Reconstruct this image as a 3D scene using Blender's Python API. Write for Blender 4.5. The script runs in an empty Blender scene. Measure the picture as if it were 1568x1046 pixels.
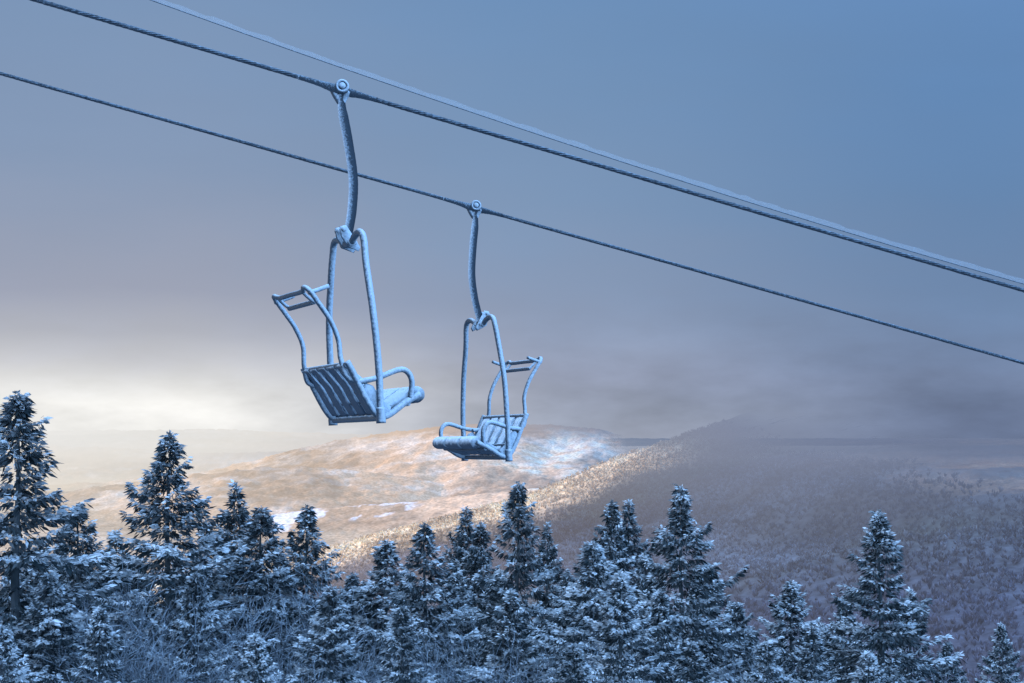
import bpy, math, random
import numpy as np
from mathutils import Vector, Matrix, Euler
random.seed(7); rng=np.random.default_rng(7)
scene=bpy.context.scene
scene.view_settings.view_transform='Standard'
scene.view_settings.look='None'
scene.view_settings.exposure=0
def s2l(c):
    o=[]
    for v in c:
        v=v/255.0
        o.append(v/12.92 if v<=0.04045 else ((v+0.055)/1.055)**2.4)
    return o
def rgba(c): return tuple(s2l(c))+(1,)
FPX=2178.0; HOR=640.0
# bearing / elevation tangents measured on the photo, for a camera at the origin looking along +Y
def survey(px,py,d): return ((px-784)/FPX*d, d, (HOR-py)/FPX*d)

# ------------------------------------------------------------ noise
def hsh(ix,iy,seed):
    n=(ix.astype(np.int64)*374761393+iy.astype(np.int64)*668265263+seed*1442695041)&0xffffffff
    n=((n^(n>>13))*1274126177)&0xffffffff
    n=(n^(n>>16))&0xffffffff
    return n/4294967295.0
def vn(x,y,seed=0):
    x=np.asarray(x,float);y=np.asarray(y,float)
    ix=np.floor(x);iy=np.floor(y);fx=x-ix;fy=y-iy
    fx=fx*fx*(3-2*fx);fy=fy*fy*(3-2*fy)
    a=hsh(ix,iy,seed);b=hsh(ix+1,iy,seed);c=hsh(ix,iy+1,seed);d=hsh(ix+1,iy+1,seed)
    return (a*(1-fx)+b*fx)*(1-fy)+(c*(1-fx)+d*fx)*fy
def fbm(x,y,s,o=4,seed=0):
    r=0;a=.5;t=0
    for i in range(o):
        r=r+a*vn(x/s*2**i+i*17.3,y/s*2**i+i*5.1,seed+i);t+=a;a*=.5
    return r/t
def sst(a,b,x):
    t=np.clip((x-a)/(b-a),0,1);return t*t*(3-2*t)

# ------------------------------------------------------------ mesh helper
def mesh_np(name,V,F,mat,attrs=None,smooth=True,mats=None,mi=None):
    V=np.asarray(V,np.float32);F=np.asarray(F,np.int32)
    me=bpy.data.meshes.new(name)
    k=F.shape[1];n=len(F)
    me.vertices.add(len(V));me.vertices.foreach_set('co',V.ravel())
    me.loops.add(n*k);me.loops.foreach_set('vertex_index',F.ravel())
    me.polygons.add(n);me.polygons.foreach_set('loop_start',np.arange(0,n*k,k,dtype=np.int32))
    try: me.polygons.foreach_set('loop_total',np.full(n,k,np.int32))
    except Exception: pass
    me.polygons.foreach_set('use_smooth',np.full(n,smooth,bool))
    for an,arr in (attrs or {}).items():
        a=me.attributes.new(an,'FLOAT_COLOR','POINT')
        arr=np.asarray(arr,np.float32)
        if arr.shape[1]==3: arr=np.hstack([arr,np.ones((len(arr),1),np.float32)])
        a.data.foreach_set('color',arr.ravel())
    for mm in (mats or [mat]): me.materials.append(mm)
    if mi is not None: me.polygons.foreach_set('material_index',np.asarray(mi,np.int32))
    me.update(calc_edges=True)
    return me
def obj(name,me,parent=None):
    o=bpy.data.objects.new(name,me);scene.collection.objects.link(o)
    if parent: o.parent=parent
    return o

# ------------------------------------------------------------ materials
def new_mat(name):
    m=bpy.data.materials.new(name);m.use_nodes=True
    nt=m.node_tree;nt.nodes.clear()
    out=nt.nodes.new('ShaderNodeOutputMaterial')
    return m,nt,out
def N(nt,t,**kw):
    n=nt.nodes.new(t)
    for k,v in kw.items(): setattr(n,k,v)
    return n
def math_(nt,op,a,b=None,clamp=False):
    n=N(nt,'ShaderNodeMath',operation=op,use_clamp=clamp)
    for i,v in enumerate((a,b)):
        if v is None: continue
        if isinstance(v,(int,float)): n.inputs[i].default_value=v
        else: nt.links.new(v,n.inputs[i])
    return n.outputs[0]
def mixc(nt,f,a,b):
    n=N(nt,'ShaderNodeMix',data_type='RGBA')
    for i,v in ((0,f),(6,a),(7,b)):
        if isinstance(v,(int,float)): n.inputs[i].default_value=v
        elif isinstance(v,tuple): n.inputs[i].default_value=v
        else: nt.links.new(v,n.inputs[i])
    return n.outputs[2]

def terrain_mat(name,fine,misty):
    m,nt,out=new_mat(name);L=nt.links
    alb=N(nt,'ShaderNodeAttribute',attribute_name='alb')
    hz=N(nt,'ShaderNodeAttribute',attribute_name='hazecol')
    am=N(nt,'ShaderNodeAttribute',attribute_name='amount')
    sep=N(nt,'ShaderNodeSeparateColor');L.new(am.outputs['Color'],sep.inputs[0])
    geo=N(nt,'ShaderNodeNewGeometry')
    no=N(nt,'ShaderNodeTexNoise');no.inputs['Scale'].default_value=fine;no.inputs['Detail'].default_value=4
    L.new(geo.outputs['Position'],no.inputs['Vector'])
    f=math_(nt,'MULTIPLY',no.outputs[0],1.9);f=math_(nt,'ADD',f,.05)
    vm=N(nt,'ShaderNodeVectorMath',operation='SCALE');L.new(alb.outputs['Color'],vm.inputs[0]);L.new(f,vm.inputs['Scale'])
    d=N(nt,'ShaderNodeBsdfDiffuse');L.new(vm.outputs[0],d.inputs[0])
    e=N(nt,'ShaderNodeEmission');L.new(hz.outputs['Color'],e.inputs[0])  # distance haze painted on as a glow of the surface itself
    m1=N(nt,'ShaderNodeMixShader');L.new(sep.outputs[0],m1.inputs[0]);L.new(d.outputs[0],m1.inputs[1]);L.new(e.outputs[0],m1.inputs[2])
    if misty:
        t=N(nt,'ShaderNodeBsdfTransparent')
        m2=N(nt,'ShaderNodeMixShader');L.new(sep.outputs[1],m2.inputs[0]);L.new(m1.outputs[0],m2.inputs[1]);L.new(t.outputs[0],m2.inputs[2])
        L.new(m2.outputs[0],out.inputs[0])
    else: L.new(m1.outputs[0],out.inputs[0])
    return m
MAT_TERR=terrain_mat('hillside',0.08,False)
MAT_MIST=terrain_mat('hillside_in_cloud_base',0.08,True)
MAT_TUFT=terrain_mat('rimed_bare_forest',0.5,False)

def foliage_mat(name,dark,frost):
    m,nt,out=new_mat(name);L=nt.links
    a=N(nt,'ShaderNodeAttribute',attribute_name='fr')
    geo=N(nt,'ShaderNodeNewGeometry')
    no=N(nt,'ShaderNodeTexNoise');no.inputs['Scale'].default_value=1.6;no.inputs['Detail'].default_value=3
    L.new(geo.outputs['Position'],no.inputs['Vector'])
    f=math_(nt,'SUBTRACT',math_(nt,'MULTIPLY',no.outputs[0],3.4),.7)
    f=math_(nt,'MULTIPLY',f,a.outputs['Fac'],clamp=True)
    c=mixc(nt,f,dark,frost)
    d=N(nt,'ShaderNodeBsdfDiffuse');L.new(c,d.inputs[0]);L.new(d.outputs[0],out.inputs[0])
    return m
MAT_SPR=foliage_mat('rimed_spruce_needles',(.022,.036,.040,1),(.84,.87,.88,1))
MAT_BIR=foliage_mat('rimed_bare_twigs',(.05,.055,.065,1),(.52,.59,.65,1))

def frost_mat(name,dark,frost,bias,rough=.6,amp=2.0,sc=30,nzk=.5,nxk=-.45):
    m,nt,out=new_mat(name);L=nt.links
    geo=N(nt,'ShaderNodeNewGeometry');sx=N(nt,'ShaderNodeSeparateXYZ');L.new(geo.outputs['Normal'],sx.inputs[0])
    no=N(nt,'ShaderNodeTexNoise');no.inputs['Scale'].default_value=sc;no.inputs['Detail'].default_value=5;no.inputs['Roughness'].default_value=.6
    L.new(geo.outputs['Position'],no.inputs['Vector'])
    f=math_(nt,'MULTIPLY',math_(nt,'SUBTRACT',no.outputs[0],.5),amp)
    f=math_(nt,'ADD',f,math_(nt,'MULTIPLY',sx.outputs[2],nzk))
    f=math_(nt,'ADD',f,math_(nt,'MULTIPLY',sx.outputs[0],nxk))
    f=math_(nt,'ADD',f,bias,clamp=True)
    c=mixc(nt,f,dark,frost)
    b=N(nt,'ShaderNodeBsdfPrincipled');L.new(c,b.inputs['Base Color']);b.inputs['Roughness'].default_value=rough
    bu=N(nt,'ShaderNodeBump');bu.inputs['Strength'].default_value=.14;bu.inputs['Distance'].default_value=.004
    L.new(no.outputs[0],bu.inputs['Height']);L.new(bu.outputs[0],b.inputs['Normal'])
    L.new(b.outputs[0],out.inputs[0]);return m
MAT_PIPE=frost_mat('frosted_steel_pipe',(.03,.05,.07,1),(.72,.82,.88,1),.42,.6,1.2,40,.65,.8)  # frost, with shade painted into the left-facing sides
MAT_HANG=frost_mat('rimed_dark_steel',(.03,.045,.06,1),(.55,.68,.78,1),.12,.5,1.7,60,.5,-.75)
MAT_PAD=frost_mat('snowy_seat_pad',(.035,.055,.08,1),(.74,.83,.89,1),.45,.8,1.2,18,.95,.15)
MAT_ROPE=frost_mat('steel_wire_rope',(.018,.028,.04,1),(.40,.50,.58,1),.16,.5,1.6,30,.7)

# ------------------------------------------------------------ terrain
def smooth_interp(xs,ys,w):
    g=np.linspace(-30000,30000,6001)
    v=np.interp(g,xs,ys);k=int(w/10)*2+1
    ker=np.hanning(k+2)[1:-1];ker/=ker.sum()
    v=np.convolve(np.pad(v,k//2,mode='edge'),ker,mode='valid')
    return lambda x:np.interp(x,g,v)
cM=smooth_interp([-2500,-900,-416,23,244,479,760,1500,4000],[-560,-400,-292,-176,-84,-4,85,260,500],80)
cB=smooth_interp([-600,0,183,321,540,900,3000],[-460,-270,-182,-136,-103,-50,200],80)
cF=smooth_interp([-9000,-2900,-1900,-1400,-1000,-640,-308,316,800,4000],[-430,-400,-330,-225,-135,-72,-48,-58,-130,-200],200)
# a lower spur standing in front of the far hill, and a second one falling to the valley floor
cS=smooth_interp([-9000,-2600,-1900,-1250,-900,-500,-100,300,4000],[-460,-400,-325,-225,-215,-270,-330,-380,-420],160)
def Hf(x,y,tree=True):
    x=np.asarray(x,float);y=np.asarray(y,float)
    near=-1.8-.27*y+(fbm(x,y,9,3,3)-.5)*1.2*sst(2,15,y)+(fbm(x,y,60,3,5)-.5)*3*sst(60,200,y)
    rg=(fbm(x+.5*y,y*.3-.2*x,380,4,11)-.5)
    gul=(fbm(x+.35*y,y*.16,150,4,13)-.5)
    M=cM(x)+(rg*80+gul*40)*sst(3300,2700,y)+rg*14+np.where(y<3200,-.087*(3200-y),-.4*(y-3200))
    B=cB(x)+(fbm(x+.3*y,y*.4,260,4,21)-.5)*45+gul*26+np.where(y<1500,-.10*(1500-y),-.3*(y-1500))
    gF=(fbm(x-.15*y,y*.28,420,4,33)-.5)
    F=cF(x)+(fbm(x,y*.5,900,5,31)-.5)*95+gF*125*sst(8100,7300,y)+np.where(y<8000,-.155*(8000-y),-.12*(y-8000))
    S1=cS(x)+(fbm(x,y*.5,500,4,35)-.5)*60+np.where(y<6500,-.13*(6500-y),-.24*(y-6500))
    F2=-300+(fbm(x,y*.5,1300,4,51)-.5)*170+np.where(y<6600,-.2*(6600-y),-.1*(y-6600))-sst(-500,600,x)*100
    F3=-320+.10*(x+600)+(fbm(x,y*.5,800,4,55)-.5)*70+np.where(y<5200,-.16*(5200-y),-.22*(y-5200))
    Lm=-225+(fbm(x,y,2000,4,45)-.5)*210+np.where(y<10500,-.09*(10500-y),-.09*(y-10500))
    Lh=-150+(fbm(x,y,3500,4,41)-.5)*170+np.where(y<15000,-.05*(15000-y),-.05*(y-15000))
    fl=-405+(fbm(x,y,700,4,61)-.5)*24
    z=np.maximum.reduce([near,M,B,F,S1,F2-50,F3,Lm,Lh,fl])
    if tree:
        a=sst(450,800,y)
        z=z+a*(fbm(x,y,18,2,71)-.5)*(7+6*sst(4500,6000,y))
        z=z+sst(4500,6000,y)*(fbm(x,y,60,2,73)-.5)*18
    return z
lf=np.concatenate([-50+650*(np.linspace(0,1,120)**2),600*(9500/600)**(np.arange(1,681)/680.),9500*(28000/9500)**(np.arange(1,91)/90.)])
uu=np.linspace(-.75,.75,841)
Y,U=np.meshgrid(lf,uu,indexing='ij');X=U*(Y+70)
Z=Hf(X,Y)
def cloudcover(x,y,z):
    base=np.interp(x,[-3000,-1200,-300,350,480,700,1500],[30,0,-12,2,-10,-66,-92])
    w=(fbm(x+2*z,y*.6+3*z,430,4,91)-.5)*100
    ca=sst(-80,52,z-base+w)*sst(1000,1500,y)
    # the whole back of the right-hand mountain is inside the cloud
    return np.maximum(ca,sst(3150,3380,y)*sst(480,640,x)*sst(-330,-240,z))
def attrs_for(x,y,z):
    n=len(x)
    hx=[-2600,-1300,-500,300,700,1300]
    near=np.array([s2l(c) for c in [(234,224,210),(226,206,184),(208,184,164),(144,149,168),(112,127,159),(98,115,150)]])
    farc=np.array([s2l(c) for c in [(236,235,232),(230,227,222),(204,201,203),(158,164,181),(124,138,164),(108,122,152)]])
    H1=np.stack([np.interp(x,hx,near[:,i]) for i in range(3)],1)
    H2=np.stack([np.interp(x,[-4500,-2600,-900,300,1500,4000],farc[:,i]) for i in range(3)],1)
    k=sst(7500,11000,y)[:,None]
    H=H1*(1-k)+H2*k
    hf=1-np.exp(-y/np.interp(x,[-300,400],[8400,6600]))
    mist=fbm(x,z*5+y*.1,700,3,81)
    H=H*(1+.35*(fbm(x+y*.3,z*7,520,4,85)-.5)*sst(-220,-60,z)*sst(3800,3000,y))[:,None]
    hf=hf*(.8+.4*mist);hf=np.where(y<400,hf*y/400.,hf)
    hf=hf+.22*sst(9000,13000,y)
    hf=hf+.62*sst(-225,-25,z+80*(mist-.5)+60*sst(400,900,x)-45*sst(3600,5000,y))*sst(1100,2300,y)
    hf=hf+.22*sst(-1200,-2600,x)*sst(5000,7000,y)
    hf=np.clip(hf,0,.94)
    ca=cloudcover(x,y,z)
    am=np.stack([hf,ca,0*ca],1)
    p=fbm(x,y,90,4,101);q=fbm(x,y*.6,420,4,111);r=fbm(x,y,1100,4,121)
    brown=np.array([.16,.145,.15]);olive=np.array([.16,.165,.12]);frost=np.array([.32,.33,.38]);snow=np.array([.92,.80,.68]);purp=np.array([.11,.105,.145])
    pp=sst(.3,.7,p)[:,None]
    A=brown*(1-pp)+frost*pp*.7
    t=sst(.48,.6,q)[:,None];A=A*(1-t*.6)+olive*t*.6
    t=sst(.55,.42,fbm(x+.5*y,y*.35,300,4,141))[:,None];A=A*(1-t*.45)
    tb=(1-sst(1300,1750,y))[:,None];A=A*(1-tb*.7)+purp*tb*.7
    rim=(sst(2800,3060,y+120*(q-.5))*sst(480,230,x)*sst(3600,3400,y))[:,None];A=A*(1-rim)+np.array([.97,.76,.52])*rim*(.62+.5*pp)  # golden sunlight along the crest, painted into the albedo
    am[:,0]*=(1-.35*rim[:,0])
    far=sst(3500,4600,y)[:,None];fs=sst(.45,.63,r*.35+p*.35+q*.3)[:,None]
    A=A*(1-far)+far*(np.array([.70,.48,.32])*(1-fs)+snow*fs)  # snow and forest tones that also stand in for lit and shaded ground
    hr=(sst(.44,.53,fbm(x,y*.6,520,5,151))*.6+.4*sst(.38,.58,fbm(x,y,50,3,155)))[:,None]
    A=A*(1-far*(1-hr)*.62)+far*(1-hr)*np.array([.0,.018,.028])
    vf=(sst(-365,-392,z)*far[:,0])[:,None]
    cell=hsh(np.floor((x+.3*y)/120),np.floor((y-.2*x)/190),171)[:,None]
    A=A*(1-vf*.5)+vf*.5*(np.array([.66,.55,.40])*cell+np.array([.27,.25,.20])*(1-cell))
    # sun patch painted into the albedo: valley centre brighter, the rest slightly darker
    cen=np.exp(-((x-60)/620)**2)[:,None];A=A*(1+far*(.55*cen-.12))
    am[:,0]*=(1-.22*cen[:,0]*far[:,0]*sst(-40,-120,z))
    fld=np.exp(-((x+640)/330)**2-((y-5120)/170)**2)+.9*np.exp(-((x+880)/150)**2-((y-4950)/110)**2)
    fm=(sst(.35,.5,fld)*sst(.52,.56,fbm(x,y*.6,90,4,131)))[:,None]
    A=A*(1-fm)+np.array([.85,.85,.88])*fm
    am[:,0]*=(1-.2*fm[:,0])
    nr=(1-sst(250,500,y))[:,None];A=A*(1-nr)+np.array([.6,.64,.68])*nr
    return dict(alb=np.clip(A,0,1),hazecol=H,amount=am)
V=np.stack([X.ravel(),Y.ravel(),Z.ravel()],1)
R,C=X.shape;idx=np.arange(R*C).reshape(R,C)
F=np.stack([idx[:-1,:-1].ravel(),idx[:-1,1:].ravel(),idx[1:,1:].ravel(),idx[1:,:-1].ravel()],1)
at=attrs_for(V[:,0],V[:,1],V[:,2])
caf=at['amount'][:,1][F]
keep=caf.min(1)<.985
F=F[keep];mi=(caf[keep].max(1)>.004).astype(int)
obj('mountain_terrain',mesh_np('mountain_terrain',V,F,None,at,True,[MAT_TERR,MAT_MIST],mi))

def kites(base,dirn,side,ln,wd,mid=.45):
    tip=base+dirn*ln[:,None];m=base+dirn*(ln*mid)[:,None]
    l=m+side*(wd*.5)[:,None];r=m-side*(wd*.5)[:,None]
    n=len(base);V=np.stack([base,l,tip,r],1).reshape(-1,3)
    return V,np.arange(4*n).reshape(n,4)
def nrm(a): return a/np.maximum(np.linalg.norm(a,axis=1,keepdims=True),1e-6)
def distant_forest():
    n=62000
    y=np.sqrt(rng.random(n)*(3400**2-850**2)+850**2)
    u=rng.random(n)*.62-.2
    x=u*y;z=Hf(x,y,False)
    k=(z/y>-.22)&(cloudcover(x,y,z)<rng.random(n)*.4);x,y,z=x[k],y[k],z[k]
    k=fbm(x,y,60,3,161)+rng.random(len(x))*.35>.42;x,y,z=x[k],y[k],z[k]
    n=len(x);m=8
    h=rng.uniform(4,9.5,n);tone=.55+.85*rng.random(n)**1.5
    X=np.repeat(x,m);Yy=np.repeat(y,m);Zz=np.repeat(z,m);h=np.repeat(h,m);tone=np.repeat(tone,m)
    b=np.stack([X,Yy,Zz+h*.1],1)
    d=nrm(np.stack([rng.normal(0,.5,n*m),rng.normal(0,.5,n*m),np.ones(n*m)],1))
    s=nrm(np.cross(d,rng.normal(0,1,(n*m,3))))
    V,F=kites(b,d,s,h*rng.uniform(.6,1.1,n*m),h*rng.uniform(.14,.32,n*m),.6)
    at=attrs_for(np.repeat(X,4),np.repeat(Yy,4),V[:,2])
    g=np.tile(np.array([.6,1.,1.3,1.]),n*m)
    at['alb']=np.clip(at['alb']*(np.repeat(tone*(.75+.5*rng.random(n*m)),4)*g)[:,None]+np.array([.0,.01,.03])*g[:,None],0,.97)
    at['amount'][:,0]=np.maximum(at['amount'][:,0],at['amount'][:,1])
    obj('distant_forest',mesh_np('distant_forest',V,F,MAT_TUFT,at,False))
distant_forest()

# ------------------------------------------------------------ spruces
def tube_np(P,rad,sides=8,jit=0.0,seed=0,cap=True):
    P=np.asarray(P,float);n=len(P);rad=np.broadcast_to(np.asarray(rad,float),(n,))
    T=np.gradient(P,axis=0);T=nrm(T)
    ref=np.array([0,0,1.]) if abs(T[0,2])<.9 else np.array([1.,0,0])
    A=np.zeros_like(P);a=np.cross(T[0],ref);a/=np.linalg.norm(a)
    for i in range(n):
        a=a-T[i]*np.dot(a,T[i]);a/=np.linalg.norm(a);A[i]=a
    B=np.cross(T,A)
    th=np.linspace(0,2*np.pi,sides,endpoint=False)
    r=np.repeat(rad[:,None],sides,1)
    if jit>0:
        g=np.random.default_rng(seed);r=r*(1+jit*(g.random((n,sides))-.4))
    V=P[:,None,:]+(A[:,None,:]*np.cos(th)[None,:,None]+B[:,None,:]*np.sin(th)[None,:,None])*r[:,:,None]
    V=V.reshape(-1,3)
    i=np.arange(n-1)[:,None];j=np.arange(sides)[None,:];jn=(j+1)%sides
    F=np.stack([(i*sides+j).ravel(),(i*sides+jn).ravel(),((i+1)*sides+jn).ravel(),((i+1)*sides+j).ravel()],1)
    if cap:
        V=np.vstack([V,P[0],P[-1]]);c0=len(V)-2;c1=c0+1
        jj=np.arange(sides);jn=(jj+1)%sides
        F=np.vstack([F,np.stack([np.full(sides,c0),jn,jj,jj],1)[:, :4],np.stack([np.full(sides,c1),(n-1)*sides+jj,(n-1)*sides+jn,(n-1)*sides+jn],1)])
    return V,F
def join(parts):
    Vs=[];Fs=[];o=0
    for V,F in parts:
        Vs.append(V);Fs.append(F+o);o+=len(V)
    return np.vstack(Vs),np.vstack(Fs)

def spruce_mesh(seed,k=.42,pw=.85,fa=.5,slim=0):
    g=np.random.default_rng(seed);H=12.0
    B=[];D=[];S=[];LN=[];WD=[];FR=[]
    t=.12
    while t<H-.8:
        n=int(g.integers(5,8))
        a0=g.random()*6.28
        wl=.72+.5*g.random()
        for i in range(n):
            if g.random()<.14: continue
            az=a0+i*6.283/n+g.normal(0,.25)
            tt=t+g.normal(0,.05)
            if slim and t<slim: L=.22*t+.1
            else: L=k*t**pw
            L*=wl*g.uniform(.65,1.25)
            L=min(L,3.1)
            el=math.radians(np.interp(t,[0,1.5,4,12],[58,25,0,-18]))+g.normal(0,.14)
            ra=np.array([math.cos(az),math.sin(az),0]);pe=np.array([-math.sin(az),math.cos(az),0])
            m=int(L*78)+9
            s=g.random(m)**.65
            zc=L*(s*math.sin(el)-.22*s**1.5+.24*s**4)
            sg=np.where(g.random(m)<.5,-1,1)
            lat=g.random(m)*(.30*L*(1-s)**.7*np.minimum(1,s*4)+.05)*sg
            p=np.array([0,0,H-tt])+ra*(L*s*math.cos(el))[:,None]+pe*lat[:,None]
            p[:,2]+=zc-np.abs(lat)*.3+g.normal(0,.02,m)
            bf=np.clip(g.normal(fa,.30),.0,1)
            fm=g.random(m)<(.34+.62*bf)*(.22+.78*s)
            d=ra*g.uniform(.5,1,m)[:,None]+pe*(sg*g.uniform(.2,.9,m))[:,None]
            d[:,2]+=np.where(fm,g.normal(.0,.25,m),g.normal(-.6,.35,m))
            d=nrm(d)
            up=np.where(fm[:,None],np.array([0,0,1.])+g.normal(0,.6,(m,3)),g.normal(0,1,(m,3)))
            sd=nrm(np.cross(d,up))
            p[:,2]+=np.where(fm,.05,-.02)
            B.append(p);D.append(d);S.append(sd)
            LN.append(np.where(fm,g.uniform(.10,.24,m),g.uniform(.14,.32,m)))
            WD.append(np.where(fm,g.uniform(.045,.11,m),g.uniform(.035,.09,m)))
            FR.append(np.where(fm,g.uniform(.4,1.,m)*(.6+.75*bf),g.uniform(0,.15,m)))
        t+=np.interp(t,[0,2,12],[.15,.26,.42])*g.uniform(.75,1.3)
    m=60;s=g.random(m)
    p=np.stack([g.normal(0,.02,m),g.normal(0,.02,m),H-.25+.3*s],1)
    d=nrm(np.stack([g.normal(0,.6,m),g.normal(0,.6,m),np.ones(m)*.7],1))
    B.append(p);D.append(d);S.append(nrm(np.cross(d,g.normal(0,1,(m,3)))));LN.append(g.uniform(.06,.13,m));WD.append(g.uniform(.03,.05,m));FR.append(g.uniform(.1,.8,m))
    B,D,S,LN,WD,FR=[np.concatenate(q) for q in (B,D,S,LN,WD,FR)]
    Vk,Fk=kites(B,D,S,LN,WD,.5)
    zz=np.linspace(0,H,30)
    Vt,Ft=tube_np(np.stack([.03*np.sin(zz),.03*np.cos(zz*1.3),zz],1),.17*(1-zz/H)**.9+.012,8,cap=False)
    V,F=join([(Vk,Fk),(Vt,Ft)])
    fr=np.concatenate([np.repeat(FR,4),np.full(len(Vt),.10)])
    return mesh_np('spruce_crown_and_trunk',V,F,MAT_SPR,{'fr':np.stack([fr]*3,1)},False)
SPR=[spruce_mesh(1,.48,.82,.46),spruce_mesh(2,.44,.9,.58),spruce_mesh(3,.54,.78,.68),spruce_mesh(4,.42,.88,.45),spruce_mesh(5,.58,.85,.58,1.5),spruce_mesh(6,.56,.8,1.0)]

def birch_mesh(seed):
    g=random.Random(seed);segs=[]
    def grow(p,d,L,r,lev):
        n=3
        for i in range(n):
            d=(d+Vector((g.gauss(0,.14),g.gauss(0,.14),g.gauss(.03,.1)))).normalized()
            q=p+d*(L/n);segs.append((p,q,r,r*.8,lev));r*=.8;p=q
            if lev<5:
                for k in range(1 if lev<2 else 2):
                    if g.random()<.8:
                        ax=Vector((g.gauss(0,1),g.gauss(0,1),g.gauss(0,.6)+.25)).normalized()
                        nd=(d*.75+ax*.75).normalized()
                        grow(p,nd,L*g.uniform(.5,.72),max(r*.6,.006),lev+1)
        if lev<5: grow(p,d,L*.7,r,lev+1)
    for i in range(2):
        grow(Vector((g.gauss(0,.2),g.gauss(0,.2),0)),Vector((g.gauss(0,.12),g.gauss(0,.12),1)).normalized(),4.2,.09,1)
    P=np.array([s[0][:] for s in segs]);Q=np.array([s[1][:] for s in segs]);r0=np.array([s[2] for s in segs]);r1=np.array([s[3] for s in segs])
    gg=np.random.default_rng(seed)
    lev=np.array([s[4] for s in segs])
    d=nrm(Q-P);a=nrm(np.cross(d,gg.normal(0,1,(len(P),3))));b=np.cross(d,a)
    Vs=[];n=len(P)
    r0=np.maximum(r0,.009);r1=np.maximum(r1,.006)
    for k in range(3):
        th=k*2.094;o=a*math.cos(th)+b*math.sin(th)
        Vs+= [P+o*r0[:,None],Q+o*r1[:,None]]
    V=np.stack(Vs,1).reshape(-1,3);i=np.arange(n)[:,None]*6
    F=np.vstack([i+np.array([0,1,3,2]),i+np.array([2,3,5,4]),i+np.array([4,5,1,0])])
    fr=np.repeat(np.interp(lev,[1,3,5],[.08,.28,.62])*gg.uniform(.3,1.2,n),6)
    zmax=V[:,2].max();V=V*(8.0/zmax)
    return mesh_np('birch_trunk_and_twigs',V,F,MAT_BIR,{'fr':np.stack([fr]*3,1)},False)
BIR=[birch_mesh(11),birch_mesh(12)]

def place(meshes,name,Hm,px,py,d,vi=None,parent=None,wide=1.0):
    x,y,zt=survey(px,py,d);zb=float(Hf(np.array([x]),np.array([y]))[0])-.15
    o=obj(name,meshes[vi if vi is not None else random.randrange(len(meshes))],parent)
    s=(zt-zb)/Hm
    o.location=(x,y,zb);o.scale=(s*wide,s*wide,s)
    o.rotation_euler=(random.gauss(0,.012),random.gauss(0,.012),random.random()*6.28)
    return o
trees=[(28,605,28,0,1.15),(253,665,40,1,1.1),(357,742,46,3,1.),(400,780,42,2,1.1),(472,778,46,1,1.),(585,830,44,2,1.1),(652,805,38,1,1.0),
(703,780,58,3,.85),(735,803,56,1,.95),(790,742,42,0,.9),(833,803,62,3,.75),(935,770,56,1,.85),(962,768,58,3,.8),(1047,748,40,4,1.0),
(905,832,34,5,1.1),(1210,893,46,5,1.1),(1352,785,38,0,1.05),(1535,955,56,1,.9),(500,900,27,2,1.0),(290,880,30,5,.9),(1130,925,44,2,1.0),
(1290,915,42,1,1.0),(690,880,44,5,.9),(1450,985,44,0,1.),(110,775,46,0,1.),(180,815,50,3,1.1),(310,800,52,1,.9),(540,880,50,0,1.),(870,880,48,2,1.),(985,850,50,1,.9),
(1075,865,46,0,1.),(1240,960,36,0,1),(1000,905,32,0,1.),(780,905,34,1,1.0),(620,930,27,0,1.0),(430,850,52,0,1.),(1390,905,44,3,1.),(70,880,27,2,1.0),
(950,880,30,5,1.),(1180,985,27,2,1.),(390,975,24,5,1.),(880,990,25,5,1.1),(1060,985,26,0,1.1),(1330,1000,28,5,1.),(150,930,25,0,1.),(5,960,23,5,1.)]
for t in trees: place(SPR,'spruce_tree',12.,t[0],t[1],t[2],t[3],None,t[4]*1.08)
for px,py,d in [(165,835,31),(225,850,30),(430,835,40),(400,880,32),(710,935,30),(850,940,32),(115,890,28),(560,940,31),(330,905,28),(1150,985,36),(770,985,26),(480,1000,24),(270,940,24),(1400,1005,32),(195,900,27)]:
    place(BIR,'birch_tree',8.,px,py,d,None,None,1.05)
fo=bpy.data.objects.new('spruce_forest',None);scene.collection.objects.link(fo)
for i in range(130):
    px=random.uniform(-60,1640);d=random.uniform(46,90)
    line=np.interp(px,[0,150,400,600,900,1050,1200,1320,1420,1568],[810,840,855,890,870,895,950,960,1005,1030])
    place(SPR,'forest_spruce',12.,px,line+random.uniform(0,110),d,None,fo,random.uniform(.9,1.2))
for i in range(30):
    px=random.uniform(-60,1640);d=random.uniform(38,60)
    line=np.interp(px,[0,150,400,600,900,1050,1200,1320,1420,1568],[850,850,870,915,920,935,975,985,1020,1035])
    place(BIR,'forest_birch',8.,px,line+random.uniform(0,90),d,None,fo,1.1)

# ------------------------------------------------------------ cables
cdir=np.array([5,1,-1.275]);cdir=cdir/np.linalg.norm(cdir)
G1=np.array([-1.648,13.7,3.164]);G2=np.array([-.474,18.1,2.676])
def rope(name,G,a=-20,b=38,R=.0135,rs=.0095,pitch=.36):
    t=np.arange(a,b,.032);s1=np.cross(cdir,[0,0,1]);s1/=np.linalg.norm(s1);s2=np.cross(s1,cdir)
    parts=[]
    for k in range(6):
        ph=t/pitch*2*np.pi+k*np.pi/3
        P=G+cdir*t[:,None]+R*(s1*np.cos(ph)[:,None]+s2*np.sin(ph)[:,None])
        parts.append(tube_np(P,rs,5,.25,k,False))
    V,F=join(parts);obj(name,mesh_np(name,V,F,MAT_ROPE))
rope('haul_cable',G1);rope('haul_cable',G2)
t=np.arange(-1.2,2.2,.002)
A=np.array([-3.94,15.5,4.555]);Bp=np.array([6.3,17.5,1.647])
P=A+(Bp-A)*t[:,None];P[:,2]-=.40*t*(1-t)
e=bpy.data.objects.new('communication_cable',None);scene.collection.objects.link(e)
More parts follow.
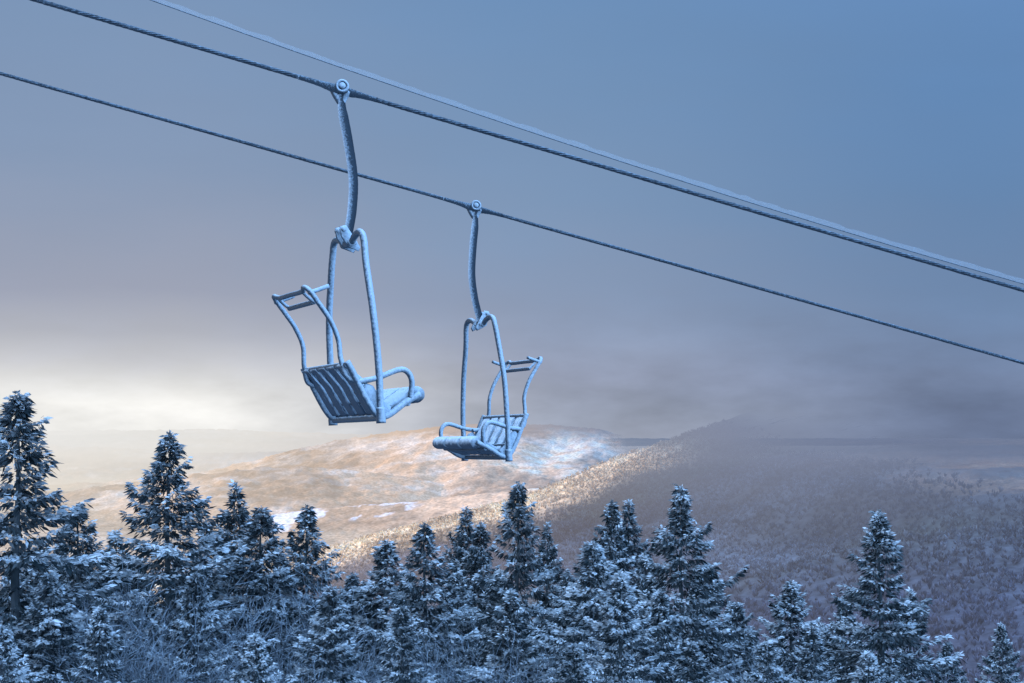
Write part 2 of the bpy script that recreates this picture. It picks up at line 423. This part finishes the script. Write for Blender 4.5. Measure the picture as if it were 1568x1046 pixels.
V,F=tube_np(P,.005,5,.2,3,False);obj('wire',mesh_np('wire',V,F,MAT_ROPE),e)
hh=.055*(.8+.4*vn(t*90,t*0,7));
top=P+np.stack([0*hh,0*hh-.01,hh],1)
V=np.vstack([P,top]);n=len(P);i=np.arange(n-1);F=np.stack([i,i+1,n+i+1,n+i],1)
m,nt,out=new_mat('rime_feathers')
d=N(nt,'ShaderNodeBsdfDiffuse');d.inputs[0].default_value=(.8,.9,.97,1)
tl=N(nt,'ShaderNodeBsdfTranslucent');tl.inputs[0].default_value=(.8,.9,.97,1);mx=N(nt,'ShaderNodeMixShader');nt.links.new(d.outputs[0],mx.inputs[1]);nt.links.new(tl.outputs[0],mx.inputs[2])
tr=N(nt,'ShaderNodeBsdfTransparent');mx2=N(nt,'ShaderNodeMixShader');mx2.inputs[0].default_value=.68
nt.links.new(mx.outputs[0],mx2.inputs[1]);nt.links.new(tr.outputs[0],mx2.inputs[2]);nt.links.new(mx2.outputs[0],out.inputs[0])
obj('rime_fringe',mesh_np('rime_fringe',V,F,m),e)

# ------------------------------------------------------------ chairs
def cat(pts,step=.02):
    P=[np.array(p,float) for p in pts];P=[2*P[0]-P[1]]+P+[2*P[-1]-P[-2]];o=[]
    for i in range(1,len(P)-2):
        n=max(2,int(np.linalg.norm(P[i+1]-P[i])/step))
        for j in range(n):
            t=j/n
            o.append(.5*((2*P[i])+(P[i+1]-P[i-1])*t+(2*P[i-1]-5*P[i]+4*P[i+1]-P[i+2])*t*t+(3*P[i]-P[i-1]-3*P[i+1]+P[i+2])*t**3))
    o.append(P[-2]);return np.array(o)
def extr(prof,y0,y1,lump=.004,seed=0,ny=14):
    prof=np.array(prof,float);n=len(prof);g=np.random.default_rng(seed)
    ys=np.linspace(y0,y1,ny);c=prof.mean(0);Vs=[]
    for k,yy in enumerate(ys):
        sc=.88 if (k in (0,ny-1) and n<=18) else 1.
        p=c+(prof-c)*sc
        q=np.stack([p[:,0],np.full(n,yy),p[:,1]],1)+g.normal(0,lump,(n,3))
        Vs.append(q)
    V=np.vstack(Vs);i=np.arange(ny-1)[:,None]*n;j=np.arange(n)[None,:];jn=(j+1)%n
    F=np.stack([(i+j).ravel(),(i+jn).ravel(),(i+n+jn).ravel(),(i+n+j).ravel()],1)
    ca=np.vstack([V[:n].mean(0),V[-n:].mean(0)]);m=len(V);V=np.vstack([V,ca]);jj=np.arange(n);jn=(jj+1)%n
    F=np.vstack([F,np.stack([np.full(n,m),jn,jj,jj],1),np.stack([np.full(n,m+1),(ny-1)*n+jj,(ny-1)*n+jn,(ny-1)*n+jn],1)])
    return V,F
def ribbon_profile(path,th,front=None):
    P=cat([(p[0],p[1],0) for p in path],.03)[:,:2];T=nrm(np.gradient(P,axis=0));Nn=np.stack([-T[:,1],T[:,0]],1)
    th=np.interp(np.linspace(0,1,len(P)),np.linspace(0,1,len(th)),th)[:,None]
    return np.vstack([P+Nn*th/2,(P-Nn*th/2)[::-1]])
J=.06
def chair(G,yaw,sway,seed):
    root=bpy.data.objects.new('chairlift_chair',None);scene.collection.objects.link(root);root.location=G
    M=np.array(Matrix.Rotation(math.radians(-sway),3,'Y') @ Matrix.Rotation(math.radians(yaw),3,'Z'))
    def add(name,parts,mat,sm=True):
        V,F=join(parts);V=V@M.T
        return obj(name,mesh_np(name,V,F,mat,None,sm),root)
    Cz=-3.18;W=.62
    def c(x,y,z): return (x,y,Cz+z)
    p=cat([(0,0,-.05),(.005,0,-.2),(.05,0,-.5),(.085,0,-.85),(.06,0,-1.15),(.01,0,-1.38),(0,0,-1.46)])
    r=np.interp(np.linspace(0,1,len(p)),[0,.08,.15,1],[.034,.038,.047,.044])
    add('hanger_arm',[tube_np(p,r,16,.03,seed)],MAT_HANG)
    half=[(0,W,Cz),(0.0,W,Cz+.5),(-.01,W-.05,Cz+1.0),(-.01,.46,-1.75),(0,.41,-1.53),(0,.37,-1.445),(0,.29,-1.415),(0,.18,-1.44),(0,.08,-1.49)]
    full=half+[(a,-b,cc) for a,b,cc in half[::-1]]
    add('bail_frame',[tube_np(cat(full),.033,14,J,seed+1)],MAT_PIPE)
    br=[]
    for s in (-1,1):
        br.append(extr([(-.10,-1.33),(-.04,-1.32),(.05,-1.45),(.10,-1.53),(.08,-1.57),(-.02,-1.53),(-.09,-1.43)],s*.062-.012,s*.062+.012,.002,seed,4))
        br.append(tube_np([(-.07,s*.03,-1.36),(-.07,s*.10,-1.36)],.024,8,J,seed+3))
        br.append(tube_np([(.04,s*.03,-1.49),(.04,s*.10,-1.49)],.020,8,J,seed+3))
    br.append(tube_np([(0,-.12,-1.485),(0,0,-1.49),(0,.12,-1.485)],.040,12,J,seed))
    add('hanger_bracket',br,MAT_PIPE)
    for nm,s in (('side_frame_left',1),('side_frame_right',-1)):
        y=s*(W-.03)
        a=[tube_np(cat([c(-.30,y,.53),c(-.25,y,.44),c(-.12,y,.17),c(-.02,y,.03),c(.08,y,.02),c(.26,y,.13),c(.42,y,.21)]),.031,10,J,seed+4),
           tube_np(cat([c(-.20,y,.34),c(-.02,y*1.03,.37),c(.20,y*1.04,.44),c(.29,y*1.04,.42),c(.335,y*1.03,.33),c(.32,y,.17)]),.027,10,J,seed+5),
           tube_np(cat([c(0,s*W,.10),c(0,s*W,0),c(.0,s*W,-.05)]),.045,10,J,seed+6)]
        pl=extr([(-.17,Cz+.26),(-.03,Cz+.03),(.1,Cz+.03),(.12,Cz+.10),(.02,Cz+.17),(-.05,Cz+.30),(-.12,Cz+.33)],y-.012,y+.012,.002,seed,4)
        add(nm,a+[pl],MAT_PIPE)
    pads=[];e=[-.585,-.2,.2,.585]
    prof=ribbon_profile([(.01,.06),(.15,.10),(.30,.175),(.37,.215)],[.06,.075,.085,.10])
    th=np.linspace(0,2*np.pi,18,endpoint=False)
    roll=np.stack([.405+.085*np.cos(th),.205+.08*np.sin(th)],1)
    for i in range(3):
        for pr in (prof,roll):
            q=pr.copy();q[:,1]+=Cz
            pads.append(extr(q,e[i]+.016,e[i+1]-.016,.0015,seed+i,12))
    add('seat_pads',pads,MAT_PAD)
    sl=[]
    prof=ribbon_profile([(-.02,.05),(-.09,.16),(-.19,.34),(-.26,.45),(-.32,.51)],[.028,.03,.03,.035,.05])
    prof[:,1]+=Cz
    ys=np.linspace(-.575,.575,6)
    for i in range(5): sl.append(extr(prof,ys[i]+.032,ys[i+1]-.032,.0015,seed+i,6))
    add('backrest_slats',sl,MAT_PAD)
    rails=[tube_np(cat([c(-.07,-W+.03,.16),c(-.07,0,.15),c(-.07,W-.03,.16)]),.016,8,J,seed),
           tube_np(cat([c(-.29,-W+.03,.50),c(-.30,0,.50),c(-.29,W-.03,.50)]),.030,8,J,seed),
           tube_np(cat([c(0,-W,.0),c(0.02,0,-.0),c(0,W,.0)]),.030,8,J,seed),
           tube_np(cat([c(.3,-W+.03,.12),c(.3,0,.11),c(.3,W-.03,.12)]),.02,8,J,seed)]
    add('cross_rails',rails,MAT_PIPE)
    w=.48
    arm=[c(-.10,w+.08,.34),c(-.27,w+.06,.38),c(-.32,w+.02,.55),c(-.33,w,.74),c(-.40,w,.92),c(-.50,w,1.07),c(-.585,w,1.19),c(-.62,w-.06,1.225),c(-.60,w-.16,1.20)]
    bar=[tube_np(cat(arm+[c(-.60,0,1.20)]+[(a,-b,z) for a,b,z in arm[::-1]]),.024,10,J*1.5,seed+7),
         tube_np(cat([c(-.50,-.34,1.10),c(-.50,0,1.10),c(-.50,.34,1.10)]),.024,10,J,seed+8)]
    for s in (-1,1):
        bar.append(tube_np(cat([c(-.62,s*.34,1.21),c(-.55,s*.34,1.14),c(-.48,s*.34,1.09)]),.017,8,J,seed))
        bar.append(tube_np(cat([c(-.60,s*w,1.17),c(-.50,s*w,1.20),c(-.40,s*w,1.235)]),.02,8,J,seed))
    add('safety_bar',bar,MAT_PIPE)
    tt=np.linspace(-.42,.36,60)
    sag=.010*np.exp(-(tt/.15)**2)
    Pg=cdir*tt[:,None]-np.array([0,0,1])*sag[:,None]
    r=.024+.022*np.exp(-(tt/.18)**2)
    g1=tube_np(Pg,r,12,.1,seed)
    vd=np.array([.15,-1,.1]);vd/=np.linalg.norm(vd);ex=np.cross(vd,[0,0,1]);ex/=np.linalg.norm(ex);ez=np.cross(ex,vd)
    th=np.linspace(0,2*np.pi,40)
    ring=vd*.055+(ex*np.cos(th)[:,None]+ez*np.sin(th)[:,None])*.052+np.array([0.01,0,.015])
    g2=tube_np(ring,.016,8,J,seed,False)
    ctr=np.array([.01,0,.015])
    g3=tube_np([ctr-vd*.05,ctr+vd*.0,ctr+vd*.075],.032,10,J,seed)
    g4=tube_np(cat([np.array([-.08,0,0.0]),np.array([-.045,0,-.07]),np.array([0,0,-.14])]),.03,8,J,seed)
    g5=tube_np(cat([np.array([.08,0,-.02]),np.array([.04,0,-.07]),np.array([.0,0,-.16])]),.03,8,J,seed)
    obj('cable_grip',mesh_np('cable_grip',*join([g2,g3,g4,g5]),MAT_PIPE),root)
    obj('grip_sleeve',mesh_np('grip_sleeve',*g1,MAT_HANG),root)
chair(G1,28,2.6,100)
chair(G2,208,2.6,200)

# ------------------------------------------------------------ sun + out-of-view sheet added to keep it off the near ground
S=np.array([-.92,.12,.30]);S/=np.linalg.norm(S)
sun=bpy.data.lights.new('sun','SUN');sun.energy=5;sun.angle=math.radians(.6);sun.color=(1,.67,.38)
so=bpy.data.objects.new('sun',sun);scene.collection.objects.link(so)
so.rotation_euler=Vector(S).to_track_quat('Z','Y').to_euler()
Zc=900;off=S*(Zc+170)/S[2]
gx,gy=np.meshgrid(np.linspace(-3500,1500,240),np.linspace(-1500,3700,260),indexing='ij')
nz=(fbm(gx,gy,500,4,201)-.5)
cov=1-sst(2800,2980,gy+nz*400)*(1-sst(540,760,gx+nz*300))
cov=cov*(1-sst(3350,3600,gy))
cx=gx+off[0];cy=gy+off[1];cz=Zc+nz*60
V=np.stack([cx.ravel(),cy.ravel(),cz.ravel()],1);R,C=cx.shape;idx=np.arange(R*C).reshape(R,C)
F=np.stack([idx[:-1,:-1].ravel(),idx[:-1,1:].ravel(),idx[1:,1:].ravel(),idx[1:,:-1].ravel()],1)
m,nt,out=new_mat('sun_blocker_sheet')
a=N(nt,'ShaderNodeAttribute',attribute_name='cover');d=N(nt,'ShaderNodeBsdfDiffuse');d.inputs[0].default_value=(.8,.8,.82,1)
tr=N(nt,'ShaderNodeBsdfTransparent');mx=N(nt,'ShaderNodeMixShader')
nt.links.new(a.outputs['Fac'],mx.inputs[0]);nt.links.new(tr.outputs[0],mx.inputs[1]);nt.links.new(d.outputs[0],mx.inputs[2]);nt.links.new(mx.outputs[0],out.inputs[0])
obj('added_sun_blocker',mesh_np('added_sun_blocker',V,F,m,{'cover':np.stack([cov.ravel()]*3,1)}))

# ------------------------------------------------------------ world
w=bpy.data.worlds.new('World');scene.world=w;w.use_nodes=True;nt=w.node_tree;nt.nodes.clear();L=nt.links
out=N(nt,'ShaderNodeOutputWorld');bg=N(nt,'ShaderNodeBackground');L.new(bg.outputs[0],out.inputs[0])
tc=N(nt,'ShaderNodeTexCoord');sx=N(nt,'ShaderNodeSeparateXYZ');L.new(tc.outputs['Generated'],sx.inputs[0])
def wnoise(sc,rot,scale,det,rough):
    mp=N(nt,'ShaderNodeMapping');mp.inputs['Scale'].default_value=sc;mp.inputs['Rotation'].default_value=(0,math.radians(rot),0);L.new(tc.outputs['Generated'],mp.inputs[0])
    no=N(nt,'ShaderNodeTexNoise');no.inputs['Scale'].default_value=scale;no.inputs['Detail'].default_value=det;no.inputs['Roughness'].default_value=rough;L.new(mp.outputs[0],no.inputs['Vector'])
    return math_(nt,'SUBTRACT',no.outputs[0],.5)
dn=wnoise((2.2,2.2,7),6,1.6,4,.5)
dn2=wnoise((3,3,9),-8,3.0,5,.55)
def mrs(src,a,b,t0=0.,t1=1.):
    n=N(nt,'ShaderNodeMapRange',interpolation_type='SMOOTHSTEP');L.new(src,n.inputs[0]);n.inputs[1].default_value=a;n.inputs[2].default_value=b;n.inputs[3].default_value=t0;n.inputs[4].default_value=t1;return n.outputs[0]
low=math_(nt,'SUBTRACT',1.0,mrs(sx.outputs[2],.0,.11))
zz=math_(nt,'ADD',sx.outputs[2],math_(nt,'MULTIPLY',dn,.035))
zz=math_(nt,'ADD',zz,math_(nt,'MULTIPLY',dn2,.03))
fac=math_(nt,'DIVIDE',math_(nt,'ADD',zz,.02),.34,clamp=True)
def ramp(stops):
    r=N(nt,'ShaderNodeValToRGB');L.new(fac,r.inputs[0]);el=r.color_ramp.elements
    pts=[((v+.02)/.34,rgba(c)) for v,c in stops]
    el[0].position=pts[0][0];el[0].color=pts[0][1];el[1].position=pts[-1][0];el[1].color=pts[-1][1]
    for p,c in pts[1:-1]:
        e=el.new(p);e.color=c
    return r.outputs[0]
Lr=ramp([(-.02,(236,235,232)),(-.002,(236,235,232)),(.014,(238,237,234)),(.026,(226,226,226)),(.038,(205,206,211)),(.055,(180,183,194)),(.085,(157,163,182)),(.18,(132,151,180)),(.30,(119,147,183))])
Cr=ramp([(-.02,(160,166,182)),(0,(157,165,183)),(.03,(150,159,182)),(.08,(137,153,181)),(.15,(124,149,182)),(.22,(115,146,184)),(.30,(107,143,186))])
Rr=ramp([(-.02,(108,122,152)),(0,(108,123,154)),(.03,(114,131,163)),(.08,(108,133,169)),(.15,(100,133,174)),(.22,(97,134,179)),(.30,(102,142,192))])
sxx=math_(nt,'ADD',sx.outputs[0],math_(nt,'MULTIPLY',dn,.12))
c1=mixc(nt,mrs(sxx,-.24,.05),Lr,Cr);c2=mixc(nt,mrs(sxx,0,.34),c1,Rr)
br=math_(nt,'ADD',math_(nt,'MULTIPLY',dn,.18),1.0)
br=math_(nt,'ADD',br,math_(nt,'MULTIPLY',math_(nt,'MULTIPLY',dn2,low),1.0))
over=mrs(sx.outputs[2],.36,.75,1.,2.6)
back=math_(nt,'SUBTRACT',2.4,mrs(sx.outputs[1],-.4,.3,0.,1.4))
br=math_(nt,'MULTIPLY',math_(nt,'MULTIPLY',br,over),back)
vs=N(nt,'ShaderNodeVectorMath',operation='SCALE');L.new(c2,vs.inputs[0]);L.new(br,vs.inputs['Scale'])
sky=N(nt,'ShaderNodeTexSky',sky_type='NISHITA',sun_disc=False)
sky.sun_elevation=math.asin(S[2]);sky.sun_rotation=math.atan2(S[0],S[1])
sk=N(nt,'ShaderNodeVectorMath',operation='SCALE');L.new(sky.outputs[0],sk.inputs[0]);sk.inputs['Scale'].default_value=.002
ad=N(nt,'ShaderNodeVectorMath',operation='ADD');L.new(vs.outputs[0],ad.inputs[0]);L.new(sk.outputs[0],ad.inputs[1])
L.new(ad.outputs[0],bg.inputs[0]);bg.inputs[1].default_value=1.0

# ------------------------------------------------------------ camera
cam=bpy.data.cameras.new('camera');cam.lens=50;cam.sensor_width=36;cam.shift_y=117/1568;cam.clip_start=.1;cam.clip_end=60000
co=bpy.data.objects.new('camera',cam);scene.collection.objects.link(co);co.location=(0,0,0);co.rotation_euler=(math.pi/2,0,0)
scene.camera=co
